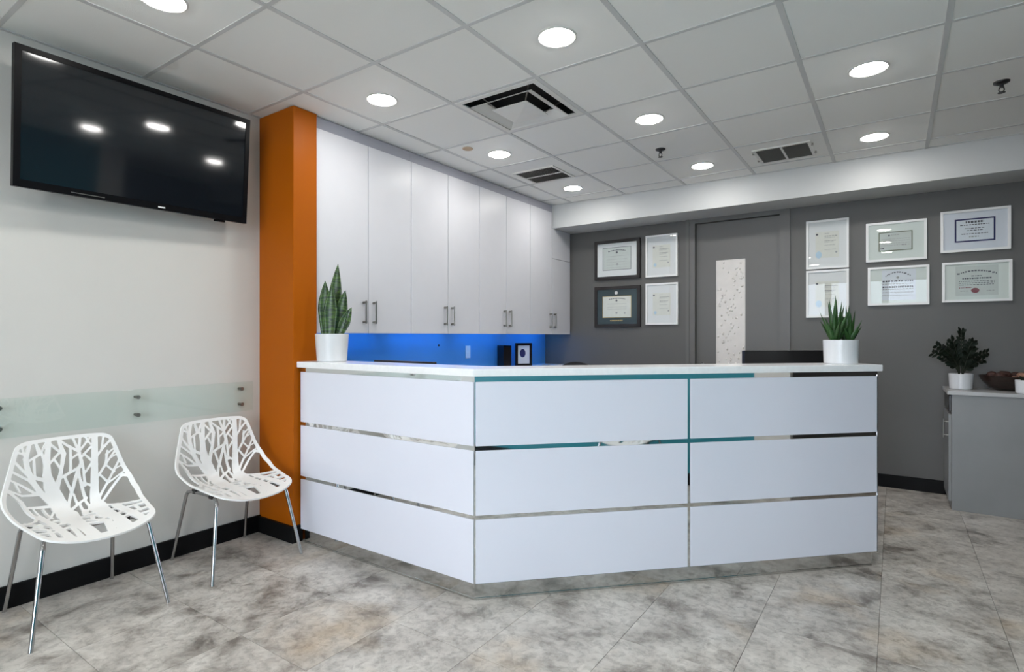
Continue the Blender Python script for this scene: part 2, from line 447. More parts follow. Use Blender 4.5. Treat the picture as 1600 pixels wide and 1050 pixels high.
# ------------------------------------------------------------------ downlights
def downlight_proto():
    t = thing('downlight', '', 'ceiling light')
    MB().lathe([(.081, -.003), (.088, -.005), (.096, -.002), (.096, .003)], 40).build('trim_ring', 'white_metal', t)
    MB().lathe([(0, -.0125), (.030, -.0120), (.055, -.0105), (.072, -.0075), (.081, -.003)], 40).build('lens', 'lens', t)
    return t
def copy_tree(o, parent=None):
    c = o.copy(); COL.objects.link(c); c.parent = parent
    for ch in list(o.children): copy_tree(ch, c)
    return c
DL = [((-2.56, 1.11), 'round recessed ceiling light nearest the television, cut by the top of the picture'),
      ((-1.33, 2.315), 'largest round ceiling light in full view, above the air diffuser'),
      ((-0.115, 3.535), 'large oval-looking recessed ceiling light at upper right, beside the sprinkler'),
      ((-2.555, 2.33), 'round ceiling light in front of the orange pillar'),
      ((-1.33, 3.535), 'round ceiling light near the middle, just right of the square diffuser'),
      ((-2.56, 3.55), 'round ceiling light beside the tan disc above the cabinets'),
      ((-2.565, 4.77), 'smallest round ceiling light, over the far cabinets by the soffit'),
      ((-1.33, 4.755), 'small round ceiling light near the soffit between sprinkler and return grille'),
      ((-0.12, 4.765), 'round ceiling light near the soffit right of the return grille')]
dl0 = downlight_proto()
for i, ((x, y), lab) in enumerate(DL):
    o = dl0 if i == 0 else copy_tree(dl0)
    o.location = (x, y, ZC + .003); tag(o, lab, 'ceiling light', 'recessed ceiling lights')
for (x, y) in [(-1.33, 1.11), (-.115, 1.11), (-.115, 2.32), (-2.56, -.11), (-1.33, -.11), (-.115, -.11), (-2.56, -1.33), (-1.33, -1.33), (-.115, -1.33)]:
    o = copy_tree(dl0); o.location = (x, y, ZC + .003)
    tag(o, 'round recessed ceiling light out of view over the waiting area', 'ceiling light', 'ceiling lights over the waiting area')

# ------------------------------------------------------------------ square air diffuser
t = thing('air_diffuser', 'large square white air diffuser with nested louvres set in the ceiling', 'air vent', (DIFF[0] + G / 2, DIFF[1] + G / 2, ZC))
def frustum_ring(mb, a0, z0, a1, z1, th=.004):
    # square shell from half-size a0 at z0 to half-size a1 at z1
    vs = []
    for a, z in ((a0, z0), (a1, z1), (a1 - th, z1 + th), (a0 - th, z0 + th)):
        vs += [(-a, -a, z), (a, -a, z), (a, a, z), (-a, a, z)]
    fs = []
    for j in range(4):
        for i in range(4):
            fs.append((j * 4 + i, j * 4 + (i + 1) % 4, ((j + 1) % 4) * 4 + (i + 1) % 4, ((j + 1) % 4) * 4 + i))
    mb.add(vs, fs)
m = MB(); h = G / 2 - .012
for q in ((-h, h, -h, -h + .035), (-h, h, h - .035, h), (-h, -h + .035, -h + .035, h - .035), (h - .035, h, -h + .035, h - .035)): m.box(q[0], q[1], q[2], q[3], -.004, .004)
m.build('flange', 'white_metal', t)
m = MB(); frustum_ring(m, .222, -.018, .155, .012, .003); m.build('louvre', 'white_metal', t)
m = MB(); frustum_ring(m, .222, -.022, .216, -.018, .002); m.build('louvre', 'white_metal', t)
m = MB(); m.box(-.125, .125, -.125, .125, -.026, -.022)
m.add([(-.125, -.125, -.0262), (.125, -.125, -.0262), (.125, .125, -.0262), (-.125, .125, -.0262), (0, 0, -.036)], [(0, 4, 1), (1, 4, 2), (2, 4, 3), (3, 4, 0)])
m.build('centre_plate', 'white_metal', t)
for sx, sy in ((-1, -1), (1, -1), (1, 1), (-1, 1)): MB().tube([(sx * .10, sy * .10, -.022), (sx * .22, sy * .22, .098)], .004, 6).build('strut', 'nickel', t)
m = MB(); m.box(-h, h, -h, h, .10, .11)
for q in ((-h, -h + .004, -h, h), (h - .004, h, -h, h), (-h + .004, h - .004, -h, -h + .004), (-h + .004, h - .004, h - .004, h)): m.box(q[0], q[1], q[2], q[3], .005, .10)
m.build('duct_box', 'dark_void', t)

# ------------------------------------------------------------------ return grilles
def grille(name, label, x0, x1, y0, y1, split):
    t = thing(name, label, 'air vent', ((x0 + x1) / 2, (y0 + y1) / 2, ZC))
    a, b = (x1 - x0) / 2, (y1 - y0) / 2; e = .022
    m = MB()
    for q in ((-a - e, a + e, -b - e, -b), (-a - e, a + e, b, b + e), (-a - e, -a, -b, b), (a, a + e, -b, b)): m.box(q[0], q[1], q[2], q[3], -.006, .003)
    if split == 'x': m.box(-.008, .008, -b, b, -.006, .003)
    else: m.box(-a, a, -.008, .008, -.006, .003)
    m.build('frame', 'white_metal', t)
    box(-a, a, -b, b, .001, .0025).build('duct_opening', 'dark_void', t)
    m = MB(); n = 18
    for k in range(n):
        if split == 'x':
            y = -b + (k + .5) * 2 * b / n
            m.box(-a, a, y - .0015, y + .0015, -.004, .001)
        else:
            x = -a + (k + .5) * 2 * a / n
            m.box(x - .0015, x + .0015, -b, b, -.004, .001)
    lo = m.build('louvres', 'nickel', t)
    if split == 'x':
        for sx in (-1, 1):
            for sy in (-.6, .6): MB().box(sx * (a + e + .004) - .008, sx * (a + e + .004) + .008, sy * b - .01, sy * b + .01, -.008, .003).build('clip', 'nickel', t)
grille('return_grille', 'dark two-panel ceiling grille close to the cabinets', -2.745, -2.375, 4.05, 4.40, 'y')
grille('return_grille', 'dark two-panel ceiling grille with white frame near the soffit', -.885, -.53, 4.60, 4.945, 'x')

# ------------------------------------------------------------------ sprinklers and tan disc
def sprinkler(x, y, label):
    t = thing('sprinkler', label, 'sprinkler', (x, y, ZC))
    MB().lathe([(.004, -.012), (.022, -.011), (.036, -.004), (.038, .003)], 28).build('escutcheon', 'black_plastic', t)
    MB().tube([(0, 0, -.008), (0, 0, -.03)], .010, 12).tube([(.009, 0, -.028), (.012, 0, -.045), (.003, 0, -.058)], .003, 8).tube([(-.009, 0, -.028), (-.012, 0, -.045), (-.003, 0, -.058)], .003, 8).build('body', 'black_plastic', t)
    MB().lathe([(.0, -.060), (.017, -.060), (.018, -.057), (0, -.056)], 20).build('deflector', 'black_plastic', t)
sprinkler(-1.475, 4.15, 'small black ceiling sprinkler between two lights near the middle')
sprinkler(.495, 4.135, 'small black ceiling sprinkler at the far right of the ceiling')
tag(MB().lathe([(0, -.004), (.036, -.004), (.040, -.001), (.040, .003)], 32).build('sprinkler_cover', 'tan', None, (-2.68, 3.305, ZC)), 'flat tan disc on the ceiling tile above the cabinets', 'ceiling disc')

# ------------------------------------------------------------------ upper cabinets
XCF = -3.07
CY = [2.244, 2.676, 3.10, 3.53, 3.955, 4.378, 4.80, 5.238, 5.655]
labels = ['white tall wall cabinet with two doors beside the orange pillar', 'white two-door wall cabinet, second from the orange pillar',
          'white two-door wall cabinet, third from the orange pillar', 'white wall cabinet at the far end under the soffit, with a split corner door']
for k in range(4):
    y0, ym, y1 = CY[2 * k], CY[2 * k + 1], CY[2 * k + 2]
    t = thing('wall_cabinet', labels[k], 'cabinet', (XL, y0, 1.30), 0, 'white wall cabinets')
    D = XCF - XL - .022
    dy = y1 - y0; dm_ = ym - y0
    top = 1.40 if k < 3 else 1.145
    if k < 3:
        MB().box(0, D, .0005, dy - .0005, .032, 1.3985).build('body', 'cabinet_shaded', t)
        box(D - .012, D + .004, .0005, dy - .0005, 1.322, 1.3985).build('filler', 'cabinet_shaded', t)  # band below the ceiling, its shade held in the darker colour
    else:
        MB().box(0, D, .0005, YS - y0 - .001, .032, 1.3985).box(0, D, YS - y0 - .001, dy + .02, .032, 1.1485).build('body', 'cabinet_shaded', t)
        box(D - .012, D + .004, .0005, YS - y0 - .002, 1.322, 1.3985).build('filler', 'cabinet_shaded', t)
    for j in range(2):
        a, b = (0.0, dm_) if j == 0 else (dm_, dy)
        g = .0028
        zt = 1.318
        if k == 3 and j == 1: zt = .818
        d = box(D, D + .020, a + g, b - g, -.006, zt, .0015).build('cabinet_door', 'cabinet', t)
        if k == 3 and j == 1:
            box(D, D + .020, a + g, b - g, .822, 1.1475, .0015).build('fixed_panel', 'cabinet', t)
        yh = dm_ - .045 if j == 0 else dm_ + .045
        hb = MB()
        x_ = D + .020
        hb.tube([(x_ + .030, yh, .062), (x_ + .030, yh, .222)], .0058, 10)
        for z_ in (.074, .210): hb.tube([(x_, yh, z_), (x_ + .032, yh, z_)], .0085, 12)
        hb.build('handle', 'nickel', d)

# side strip next to the pillar
# blue light bars under the cabinets
blab = ['blue light bar under the cabinet beside the orange pillar', 'blue light bar under the second cabinet from the pillar', 'blue light bar under the third cabinet from the pillar', 'blue light bar under the far end cabinet']
for k in range(4):
    y0, y1 = CY[2 * k] + .06, CY[2 * k + 2] - .06
    t = thing('light_bar', blab[k], 'light bar', (XL + .12, y0, 1.332), 0, 'blue under-cabinet light bars')
    box(-.014, .014, 0, y1 - y0, -.008, 0).build('housing', 'white_metal', t)
    box(-.010, .010, .01, y1 - y0 - .01, -.011, -.008).build('led_strip', 'blue_led', t)

# back worktop under the cabinets
t = thing('back_cabinet', 'white base cabinet run under the blue lit backsplash', 'cabinet', (XL + .001, 2.96, 0))
box(.0, .55, .0, 2.70, .08, .915).build('body', 'mdf_white', t)
box(.0, .50, .0, 2.70, .0, .08).build('plinth', 'baseboard', t)
for k in range(5):
    d = box(.55, .57, .54 * k + .003, .54 * (k + 1) - .003, .09, .91, .002).build('cabinet_door', 'cabinet', t)
    MB().tube([(.60, .54 * k + .06, .65), (.60, .54 * k + .06, .80)], .006, 8).tube([(.57, .54 * k + .06, .66), (.602, .54 * k + .06, .66)], .006, 8).tube([(.57, .54 * k + .06, .79), (.602, .54 * k + .06, .79)], .006, 8).build('handle', 'nickel', d)
tag(box(XL + .0085, XL + .60, 2.955, 5.66, .915, .95, .003).build('back_worktop', 'quartz'), 'white worktop running under the blue backsplash', 'worktop')

# wall switch / outlet plates on splash
t = thing('outlet_plate', 'small white outlet plate on the blue lit backsplash', 'outlet', (XL + .0085, 4.22, 1.12))
box(0, .006, -.036, .036, -.06, .06, .002).build('plate', 'white_plastic', t)
for z_ in (-.024, .024): box(.006, .0075, -.014, .014, z_ - .014, z_ + .014).build('socket', 'mat_white', t)
tag(MB().tube([(XL + .0085, 3.80, 1.19), (XL + .014, 3.80, 1.19)], .010, 14).build('screw_cap', 'black_plastic'), 'tiny dark screw cap on the blue backsplash', 'screw cap')

# ------------------------------------------------------------------ television
q = dict(xc=-3.25, yc=1.344, zc=2.271, tilt=.090, yaw=-.034, roll=.015, W=1.115)
TW, TH = q['W'], q['W'] * 9 / 16
wv = Vector((math.sin(q['yaw']), math.cos(q['yaw']), 0)); n0 = Vector((math.cos(q['yaw']), -math.sin(q['yaw']), 0))
up = Vector((0, 0, 1)) * math.cos(q['tilt']) + n0 * math.sin(q['tilt'])
wv, up = wv * math.cos(q['roll']) + up * math.sin(q['roll']), up * math.cos(q['roll']) - wv * math.sin(q['roll'])
nv = wv.cross(up)                       # faces the room
tv = thing('television', 'black flat television tilted down from a bracket on the white wall', 'television')
tv.matrix_world = Matrix(((wv.x, up.x, nv.x, q['xc']), (wv.y, up.y, nv.y, q['yc']), (wv.z, up.z, nv.z, q['zc']), (0, 0, 0, 1)))
# local: x = along width (to the right), y = up, z = towards the room
a, b, e = TW / 2, TH / 2, .026
m = MB()
m.box(-a, a, -b, -b + e + .008, -.03, 0).box(-a, a, b - e, b, -.03, 0).box(-a, -a + e, -b + e + .008, b - e, -.03, 0).box(a - e, a, -b + e + .008, b - e, -.03, 0)
m.build('bezel', 'bezel', tv)
box(-a + e, a - e, -b + e + .008, b - e, -.02, -.0035).build('screen', 'screen', tv)
MB().box(-a + .004, a - .004, -b + .004, b - .004, -.045, -.03).box(-a * .7, a * .7, -b * .75, b * .5, -.075, -.045).build('back_housing', 'black_plastic', tv)
box(.05, .085, -b + .010, -b + .017, 0, .0012).build('logo', 'frame_white', tv)
box(-.34, -.20, -b + .012, -b + .016, 0, .0010).build('model_print', 'nickel', tv)
box(a - .19, a - .13, -b - .012, -b, -.025, -.008).build('sensor', 'bezel', tv)
m = MB()
m.box(-.2, .2, -.12, .12, -.085, -.075)
m.build('mount_plate', 'black_plastic', tv)
# bracket to the wall (in world terms ~0.1 m behind)
box(-.04, .04, -.10, .10, -.142, -.085).build('mount_arm', 'black_plastic', tv)

# ------------------------------------------------------------------ glass chair rail
t = thing('glass_wall_rail', 'long clear glass panel held off the white wall behind the chairs', 'glass panel', (XL, 0, 0))
gp = box(.026, .034, .15, 2.008, .80, .985, .0008).build('glass_panel', 'rail_glass', t)
for y in (.775 - .59, .775, 1.346, 1.931):
    for z in (.845, .942):
        MB().tube([(0, y, z), (.026, y, z)], .008, 14).tube([(.034, y, z), (.044, y, z)], [.0105, .0105], 16).build('standoff', 'nickel', t)

# ------------------------------------------------------------------ chairs
SHL = np.array([(0.3107, 0.4028), (0.1612, 0.4263), (0.0081, 0.4229), (-0.125, 0.4238), (-0.1875, 0.4813), (-0.1927, 0.6396), (-0.2239, 0.7864)])
SHW = np.array([0.0448, 0.048, 0.0668, 0.0963, 0.078, 0.0502, 0.0436])
OUTL = [(0.0, 0.0), (0.1218, 0.0137), (0.208, 0.059), (0.2329, 0.1851), (0.2547, 0.3857), (0.2587, 0.485), (0.2468, 0.5771), (0.2028, 0.7764), (0.1733, 0.8218), (0.1089, 0.8331), (0.0, 0.8355)]
STROKES = [[(-0.02,0.43,0.0318),(-0.03,0.4926,0.0348),(-0.044,0.5432,0.0302),(-0.064,0.5993,0.0248),(-0.076,0.6566,0.0157),(-0.076,0.7203,0.0121),(-0.0605,0.8407,0.0096)],[(0.1,0.43,0.0249),(0.106,0.4841,0.0199),(0.112,0.5719,0.0157),(0.112,0.6691,0.0139),(0.1227,0.8437,0.0121)],[(0.0,0.4914,0.0067),(0.026,0.5743,0.006),(0.044,0.6566,0.0067),(0.06,0.6953,0.006),(0.052,0.7569,0.006),(0.066,0.8391,0.0049)],[(0.044,0.6617,0.006),(0.058,0.5916,0.0054),(0.072,0.5098,0.0067)],[(-0.04,0.5891,0.0121),(-0.026,0.6411,0.0072),(-0.016,0.7026,0.0067),(-0.008,0.7491,0.0091),(-0.0268,0.8287,0.0054)],[(-0.072,0.7051,0.0049),(-0.014,0.7698,0.0042)],[(-0.0656,0.8144,0.0049),(-0.008,0.7439,0.0049)],[(-0.046,0.7281,0.0036),(-0.024,0.6812,0.0042)],[(-0.028,0.6333,0.006),(0.058,0.6764,0.0054)],[(-0.008,0.6359,0.0049),(0.018,0.5648,0.0049)],[(0.016,0.6591,0.0049),(0.02,0.7773,0.0049)],[(-0.0365,0.8325,0.0054),(0.012,0.7846,0.0049),(0.052,0.7517,0.006)],[(0.02,0.7203,0.0042),(0.056,0.7439,0.0042)],[(0.0289,0.8373,0.0049),(0.05,0.7595,0.0049)],[(0.06,0.7595,0.0049),(0.1073,0.8208,0.0042)],[(0.0748,0.8365,0.0042),(0.102,0.7798,0.0036)],[(0.06,0.7203,0.0049),(0.112,0.7773,0.0042)],[(0.072,0.736,0.0042),(0.102,0.6953,0.0049)],[(0.062,0.7051,0.0054),(0.068,0.6489,0.0049),(0.074,0.5743,0.0054)],[(0.106,0.6905,0.0049),(0.074,0.6411,0.0042)],[(0.068,0.5916,0.0049),(0.106,0.5603,0.0054)],[(0.028,0.5452,0.0042),(0.038,0.489,0.0049)],[(-0.01,0.4527,0.0091),(0.038,0.4926,0.006),(0.076,0.5112,0.0054)],[(0.046,0.4902,0.0049),(0.046,0.3776,0.006)],[(0.068,0.5083,0.0049),(0.084,0.4303,0.006)],[(0.074,0.4457,0.0042),(0.028,0.3755,0.0049)],[(-0.042,0.5016,0.0181),(-0.1,0.5719,0.0121),(-0.132,0.6333,0.0103),(-0.15,0.7026,0.0091),(-0.154,0.7517,0.0085),(-0.1328,0.8286,0.0067)],[(-0.154,0.7334,0.0049),(-0.102,0.7621,0.0049),(-0.1163,0.8342,0.0049)],[(-0.124,0.7465,0.0042),(-0.124,0.6566,0.0049)],[(-0.1144,0.8184,0.0042),(-0.09,0.7569,0.0054),(-0.082,0.7101,0.0042)],[(-0.0709,0.8181,0.0042),(-0.096,0.7647,0.0036)],[(-0.138,0.6591,0.0072),(-0.076,0.6306,0.0091)],[(-0.1927,0.7924,0.0042),(-0.148,0.7698,0.0049)],[(-0.158,0.7672,0.0042),(-0.1704,0.8288,0.0042)],[(-0.2042,0.7568,0.0049),(-0.144,0.6566,0.0054)],[(-0.2151,0.7007,0.0049),(-0.136,0.6333,0.0054)],[(-0.2256,0.6561,0.0049),(-0.178,0.6201,0.0049),(-0.118,0.5695,0.0067)],[(-0.2,0.6333,0.0036),(-0.182,0.5816,0.0042)],[(-0.2366,0.5947,0.0054),(-0.176,0.5625,0.0049),(-0.098,0.5695,0.0072)],[(-0.224,0.5785,0.0078),(-0.178,0.5267,0.0067),(-0.134,0.4202,0.0078)],[(-0.152,0.5016,0.006),(-0.05,0.507,0.0072)],[(-0.098,0.5695,0.0067),(-0.056,0.5042,0.006)],[(-0.138,0.499,0.0042),(-0.102,0.3979,0.0049)],[(-0.1,0.5029,0.0042),(-0.08,0.4112,0.0049)],[(-0.064,0.4696,0.0049),(-0.102,0.3979,0.0042)],[(0.122,0.5993,0.0054),(0.158,0.6617,0.0054),(0.168,0.736,0.0042)],[(0.124,0.7152,0.0049),(0.158,0.7621,0.0049),(0.206,0.8162,0.0049)],[(0.1603,0.8288,0.0042),(0.144,0.7465,0.0042)],[(0.134,0.6123,0.0042),(0.164,0.5558,0.0049)],[(0.114,0.4781,0.006),(0.164,0.5558,0.0054),(0.192,0.6201,0.0049),(0.2227,0.6922,0.0042)],[(0.164,0.6515,0.0042),(0.192,0.6044,0.0042)],[(0.158,0.6617,0.0042),(0.2042,0.7384,0.0042)],[(0.162,0.7152,0.0042),(0.2131,0.7596,0.0036)],[(0.178,0.6929,0.0036),(0.2206,0.7158,0.0036)],[(0.16,0.5473,0.0049),(0.2386,0.5898,0.006)],[(0.19,0.6201,0.0036),(0.2373,0.6374,0.0036)],[(0.116,0.4513,0.006),(0.166,0.5056,0.006),(0.22,0.5648,0.0072),(0.2549,0.5331,0.0091)],[(0.12,0.44,0.0076),(0.17,0.345,0.0066),(0.216,0.285,0.0083),(0.2549,0.2582,0.0095)],[(-0.132,0.44,0.0076),(-0.17,0.345,0.0066),(-0.216,0.285,0.0083),(-0.2549,0.2582,0.0095)]]
STROKES += [[(-0.02,0.432,0.043),(-0.036,0.282,0.0316),(-0.044,0.172,0.0258),(-0.04,0.062,0.0258)],[(0.1,0.442,0.0344),(0.094,0.282,0.0258),(0.09,0.172,0.023),(0.088,0.062,0.0244)],[(-0.125,0.432,0.0172),(-0.118,0.302,0.0172),(-0.128,0.172,0.0172),(-0.122,0.062,0.0186)],[(0.15,0.372,0.0143),(0.15,0.232,0.0158),(0.158,0.062,0.0172)],[(-0.02,0.382,0.0143),(0.035,0.322,0.0114),(0.095,0.282,0.0129)],[(-0.036,0.302,0.0129),(0.02,0.247,0.0114),(0.052,0.172,0.0143),(0.03,0.062,0.0158)],[(-0.044,0.212,0.0114),(0.04,0.177,0.0114)],[(0.095,0.342,0.0114),(0.04,0.312,0.0086),(0.022,0.247,0.0086)],[(0.094,0.242,0.0114),(0.045,0.212,0.0086)],[(-0.12,0.342,0.0114),(-0.03,0.362,0.0129)],[(-0.12,0.262,0.0114),(-0.036,0.302,0.0114)],[(-0.125,0.162,0.0114),(-0.044,0.227,0.0114)],[(-0.21,0.302,0.0101),(-0.12,0.262,0.0114)],[(-0.21,0.212,0.0101),(-0.125,0.172,0.0114)],[(-0.215,0.132,0.0114),(-0.128,0.147,0.0114)],[(0.092,0.212,0.0114),(0.15,0.252,0.0101)],[(0.15,0.282,0.0101),(0.22,0.232,0.0101)],[(0.155,0.182,0.0101),(0.222,0.162,0.0114)],[(0.158,0.122,0.0101),(0.215,0.102,0.0129)],[(0.092,0.322,0.0114),(0.15,0.322,0.0114)],[(0.092,0.152,0.0101),(0.155,0.172,0.0101)],[(-0.085,0.372,0.0086),(-0.065,0.312,0.0086)],[(-0.19,0.252,0.0086),(-0.16,0.182,0.0086)],[(0.05,0.432,0.0129),(0.038,0.382,0.0114),(0.092,0.357,0.0101)],[(-0.07,0.33,0.008),(-0.085,0.27,0.008)],[(0.06,0.28,0.008),(0.07,0.22,0.008)],[(-0.16,0.3,0.008),(-0.17,0.24,0.008)],[(-0.08,0.19,0.009),(-0.085,0.05,0.012)],[(0.06,0.13,0.008),(0.058,0.05,0.01)],[(-0.165,0.17,0.008),(-0.17,0.06,0.01)],[(0.19,0.24,0.007),(0.185,0.16,0.007)]]

def crow(tab, b):
    tab = np.asarray(tab, float); N = len(tab); b = np.clip(b, 0, N - 1)
    i = np.minimum(b.astype(int), N - 2); f = (b - i)
    if tab.ndim > 1: f = f[:, None]
    p0 = tab[np.maximum(i - 1, 0)]; p1 = tab[i]; p2 = tab[i + 1]; p3 = tab[np.minimum(i + 2, N - 1)]
    return .5 * ((2 * p1) + (-p0 + p2) * f + (2 * p0 - 5 * p1 + 4 * p2 - p3) * f ** 2 + (-p0 + 3 * p1 - 3 * p2 + p3) * f ** 3)
_bb = np.linspace(0, 6, 601); _pp = crow(SHL, _bb)
_sl = np.concatenate([[0], np.cumsum(np.linalg.norm(np.diff(_pp, axis=0), axis=1))])
def shell_point(y, s):
    b = np.clip(np.interp(s, _sl, _bb), .002, 5.998); c = crow(SHL, b)
    t = crow(SHL, np.minimum(b + 2.6, 6)) - crow(SHL, np.maximum(b - 2.6, 0)); t /= np.linalg.norm(t, axis=1)[:, None]
    n = np.stack([t[:, 1], -t[:, 0]], 1)
    kk = np.clip(np.abs(y) / .26, 0, 1) ** 2.2
    cl = lambda v: crow(SHL, np.clip(v, 0, 6))
    cs = (c + 2 * cl(b + .5) + 2 * cl(b - .5) + 1.5 * cl(b + 1) + 1.5 * cl(b - 1)) / 8
    c = c + (cs - c) * (kk * np.clip(np.minimum(b, 6 - b), 0, 1))[:, None]
    p = c + n * (crow(SHW, b) * (np.abs(y) / .27) ** 2.2)[:, None]
    return np.stack([p[:, 0], y, p[:, 1]], 1)
def shell_normal(y, s):
    e = 2e-3
    du = shell_point(y + e, s) - shell_point(y - e, s); dv = shell_point(y, np.minimum(s + e, _sl[-1])) - shell_point(y, np.maximum(s - e, 0))
    n = np.cross(du, dv); n /= np.maximum(np.linalg.norm(n, axis=1), 1e-12)[:, None]
    return n
def shell_meshes():
    st = 0.0031
    ys = np.arange(-.275, .2751, st); ss = np.arange(-.004, .8761, st)
    Y, S = np.meshgrid(ys, ss, indexing='ij'); sh = Y.shape
    pts = np.stack([Y.ravel(), S.ravel()], 1)
    # outline
    half = crow(np.array(OUTL), np.linspace(0, len(OUTL) - 1, 160))
    out = np.concatenate([half, half[::-1][1:-1] * [-1, 1]])
    nx_ = np.roll(out, -1, 0)
    dist = np.full(len(pts), 1e9); inside = np.zeros(len(pts), bool)
    for a, b in zip(out, nx_):
        e = b - a; t = np.clip(((pts - a) @ e) / max(e @ e, 1e-12), 0, 1)
        dist = np.minimum(dist, np.hypot(*(pts - a - t[:, None] * e).T))
        c = ((a[1] > pts[:, 1]) != (b[1] > pts[:, 1]))
        with np.errstate(divide='ignore', invalid='ignore'):
            xi = a[0] + (pts[:, 1] - a[1]) / (b[1] - a[1]) * e[0]
        inside ^= c & (pts[:, 0] < xi)
    sd_out = np.where(inside, dist, -dist)                 # >0 inside
    k = np.clip((.12 - pts[:, 1]) / .08, 0, 1); k = k * k * (3 - 2 * k)
    rimw = .0165 + .036 * k
    solid = rimw - sd_out                                   # >0 within the rim band
    for stx in STROKES:
        for (x0, y0, r0), (x1, y1, r1) in zip(stx[:-1], stx[1:]):
            a = np.array([x0, y0]); e = np.array([x1 - x0, y1 - y0]); t = np.clip(((pts - a) @ e) / max(e @ e, 1e-12), 0, 1)
            d = (r0 + (r1 - r0) * t) - np.hypot(*(pts - a - t[:, None] * e).T)
            # soft union so that forks get fillets
            h_ = np.clip(.5 + .5 * (d - solid) / .004, 0, 1)
            solid = solid * (1 - h_) + d * h_ + .004 * h_ * (1 - h_)
    F = np.minimum(solid, sd_out).reshape(sh)
    split = int(np.argmin(np.abs(ss - .452)))
    res = []
    for (j0, j1) in ((0, split), (split, len(ss) - 1)):
        verts = []; vid = {}; faces = []; bedges = []
        def gv(i, j):
            kx = ('g', i, j)
            if kx not in vid: vid[kx] = len(verts); verts.append((ys[i], ss[j]))
            return vid[kx]
        def ev(i, j, i2, j2):
            kx = ('e',) + min((i, j), (i2, j2)) + max((i, j), (i2, j2))
            if kx not in vid:
                f0, f1 = F[i, j], F[i2, j2]; t = f0 / (f0 - f1); t = min(max(t, .02), .98)
                vid[kx] = len(verts); verts.append((ys[i] + (ys[i2] - ys[i]) * t, ss[j] + (ss[j2] - ss[j]) * t))
            return vid[kx]
        for i in range(len(ys) - 1):
            for j in range(j0, j1):
                cs = [(i, j), (i + 1, j), (i + 1, j + 1), (i, j + 1)]
                ins = [F[c] > 0 for c in cs]
                if not any(ins): continue
                if all(ins): faces.append([gv(*c) for c in cs]); continue
                poly = []; cross = []
                for q_ in range(4):
                    c, d = cs[q_], cs[(q_ + 1) % 4]
                    if ins[q_]: poly.append(gv(*c))
                    if ins[q_] != ins[(q_ + 1) % 4]:
                        v = ev(*c, *d); poly.append(v); cross.append((v, ins[q_]))
                if len(poly) >= 3: faces.append(poly)
                # boundary edges: leaving vertex -> entering vertex
                for a_ in range(len(cross)):
                    v, leaving = cross[a_]
                    if leaving: bedges.append((v, cross[(a_ + 1) % len(cross)][0]))
        vv = np.array(verts); p = shell_point(vv[:, 0], np.clip(vv[:, 1], 0, _sl[-1])); n = shell_normal(vv[:, 0], np.clip(vv[:, 1], .003, _sl[-1] - .003))
        th = .0085
        tp = p; bt = p - n * th
        nv_ = len(vv); mb = MB()
        # orientation: du x dv should face the sitter (up / forward)
        flip = np.mean(n[:, 2] + n[:, 0]) < 0
        if flip: tp, bt = p, p + n * th
        fo = [tuple(f) if not flip else tuple(reversed(f)) for f in faces]
        mb.add(tp, fo, True); mb.add(bt, [tuple(reversed(f)) for f in fo], True)
        if bedges:
            idx = sorted({v for e in bedges for v in e}); rem = {v: i for i, v in enumerate(idx)}
            nb = len(idx)
            wv_ = [tp[v] for v in idx] + [bt[v] for v in idx]
            wf = []
            for a_, b_ in bedges:
                q_ = (rem[a_], rem[a_] + nb, rem[b_] + nb, rem[b_])
                wf.append(q_ if not flip else tuple(reversed(q_)))
            mb.add(wv_, wf, True)
        res.append(mb)
    return res
seat_mb, back_mb = shell_meshes()
def make_chair():
    t = thing('side_chair', '', 'chair')
    seat_mb.build('seat', 'white_plastic', t); back_mb.build('backrest', 'white_plastic', t)
    for sy in (-1, 1):
        MB().tube([(.10, sy * .165, .404), (.175, sy * .192, .402), (.192, sy * .198, .392), (.199, sy * .202, .376), (.266, sy * .258, .0)], [.009, .009, .0095, .0095, .0085], 14).build('leg', 'chrome', t)
        MB().tube([(.0, sy * .165, .404), (-.12, sy * .175, .404), (-.150, sy * .180, .396), (-.162, sy * .183, .378), (-.262, sy * .215, .0)], [.009, .009, .0095, .0095, .0085], 14).build('leg', 'chrome', t)
        MB().tube([(.11, sy * .1645, .404), (-.01, sy * .1645, .404)], .009, 12).build('seat_rail', 'chrome', t)
        for x in (-.09, .09): box(x - .018, x + .018, sy * .165 - .016, sy * .165 + .016, .395, .420, .003).build('bracket', 'black_plastic', t)
    MB().tube([(.06, -.165, .400), (.06, .165, .400)], .008, 12).tube([(-.06, -.165, .400), (-.06, .165, .400)], .008, 12).build('cross_bar', 'chrome', t)
    return t
ch = make_chair()
ch.location = (-3.13, 1.0076, 0); tag(ch, 'nearer white plastic chair with branch-shaped cut-outs, at the left edge of the picture', 'chair', 'white cut-out chairs')
c2 = copy_tree(ch); c2.location = (-3.13, 1.732, 0); tag(c2, 'white cut-out plastic chair next to the orange pillar', 'chair', 'white cut-out chairs')
c3 = copy_tree(ch); c3.location = (.66, 1.96, 0); c3.rotation_euler = (0, 0, math.pi); tag(c3, 'white cut-out chair against the teal wall, seen only in reflections', 'chair', 'white cut-out chairs')

# ------------------------------------------------------------------ reception desk
CX, CYD = -1.67, 2.11
desk = thing('reception_desk', 'white angled reception desk with mirrored steel strips and plinth', 'desk', (CX, CYD, 0))
s2 = math.sqrt(.5)
rows = [(.078, .387), (.407, .720), (.742, 1.053)]
WR = 2.255       # length of the angled front
WL = 3.045 - 1.67  # length of the straight wing
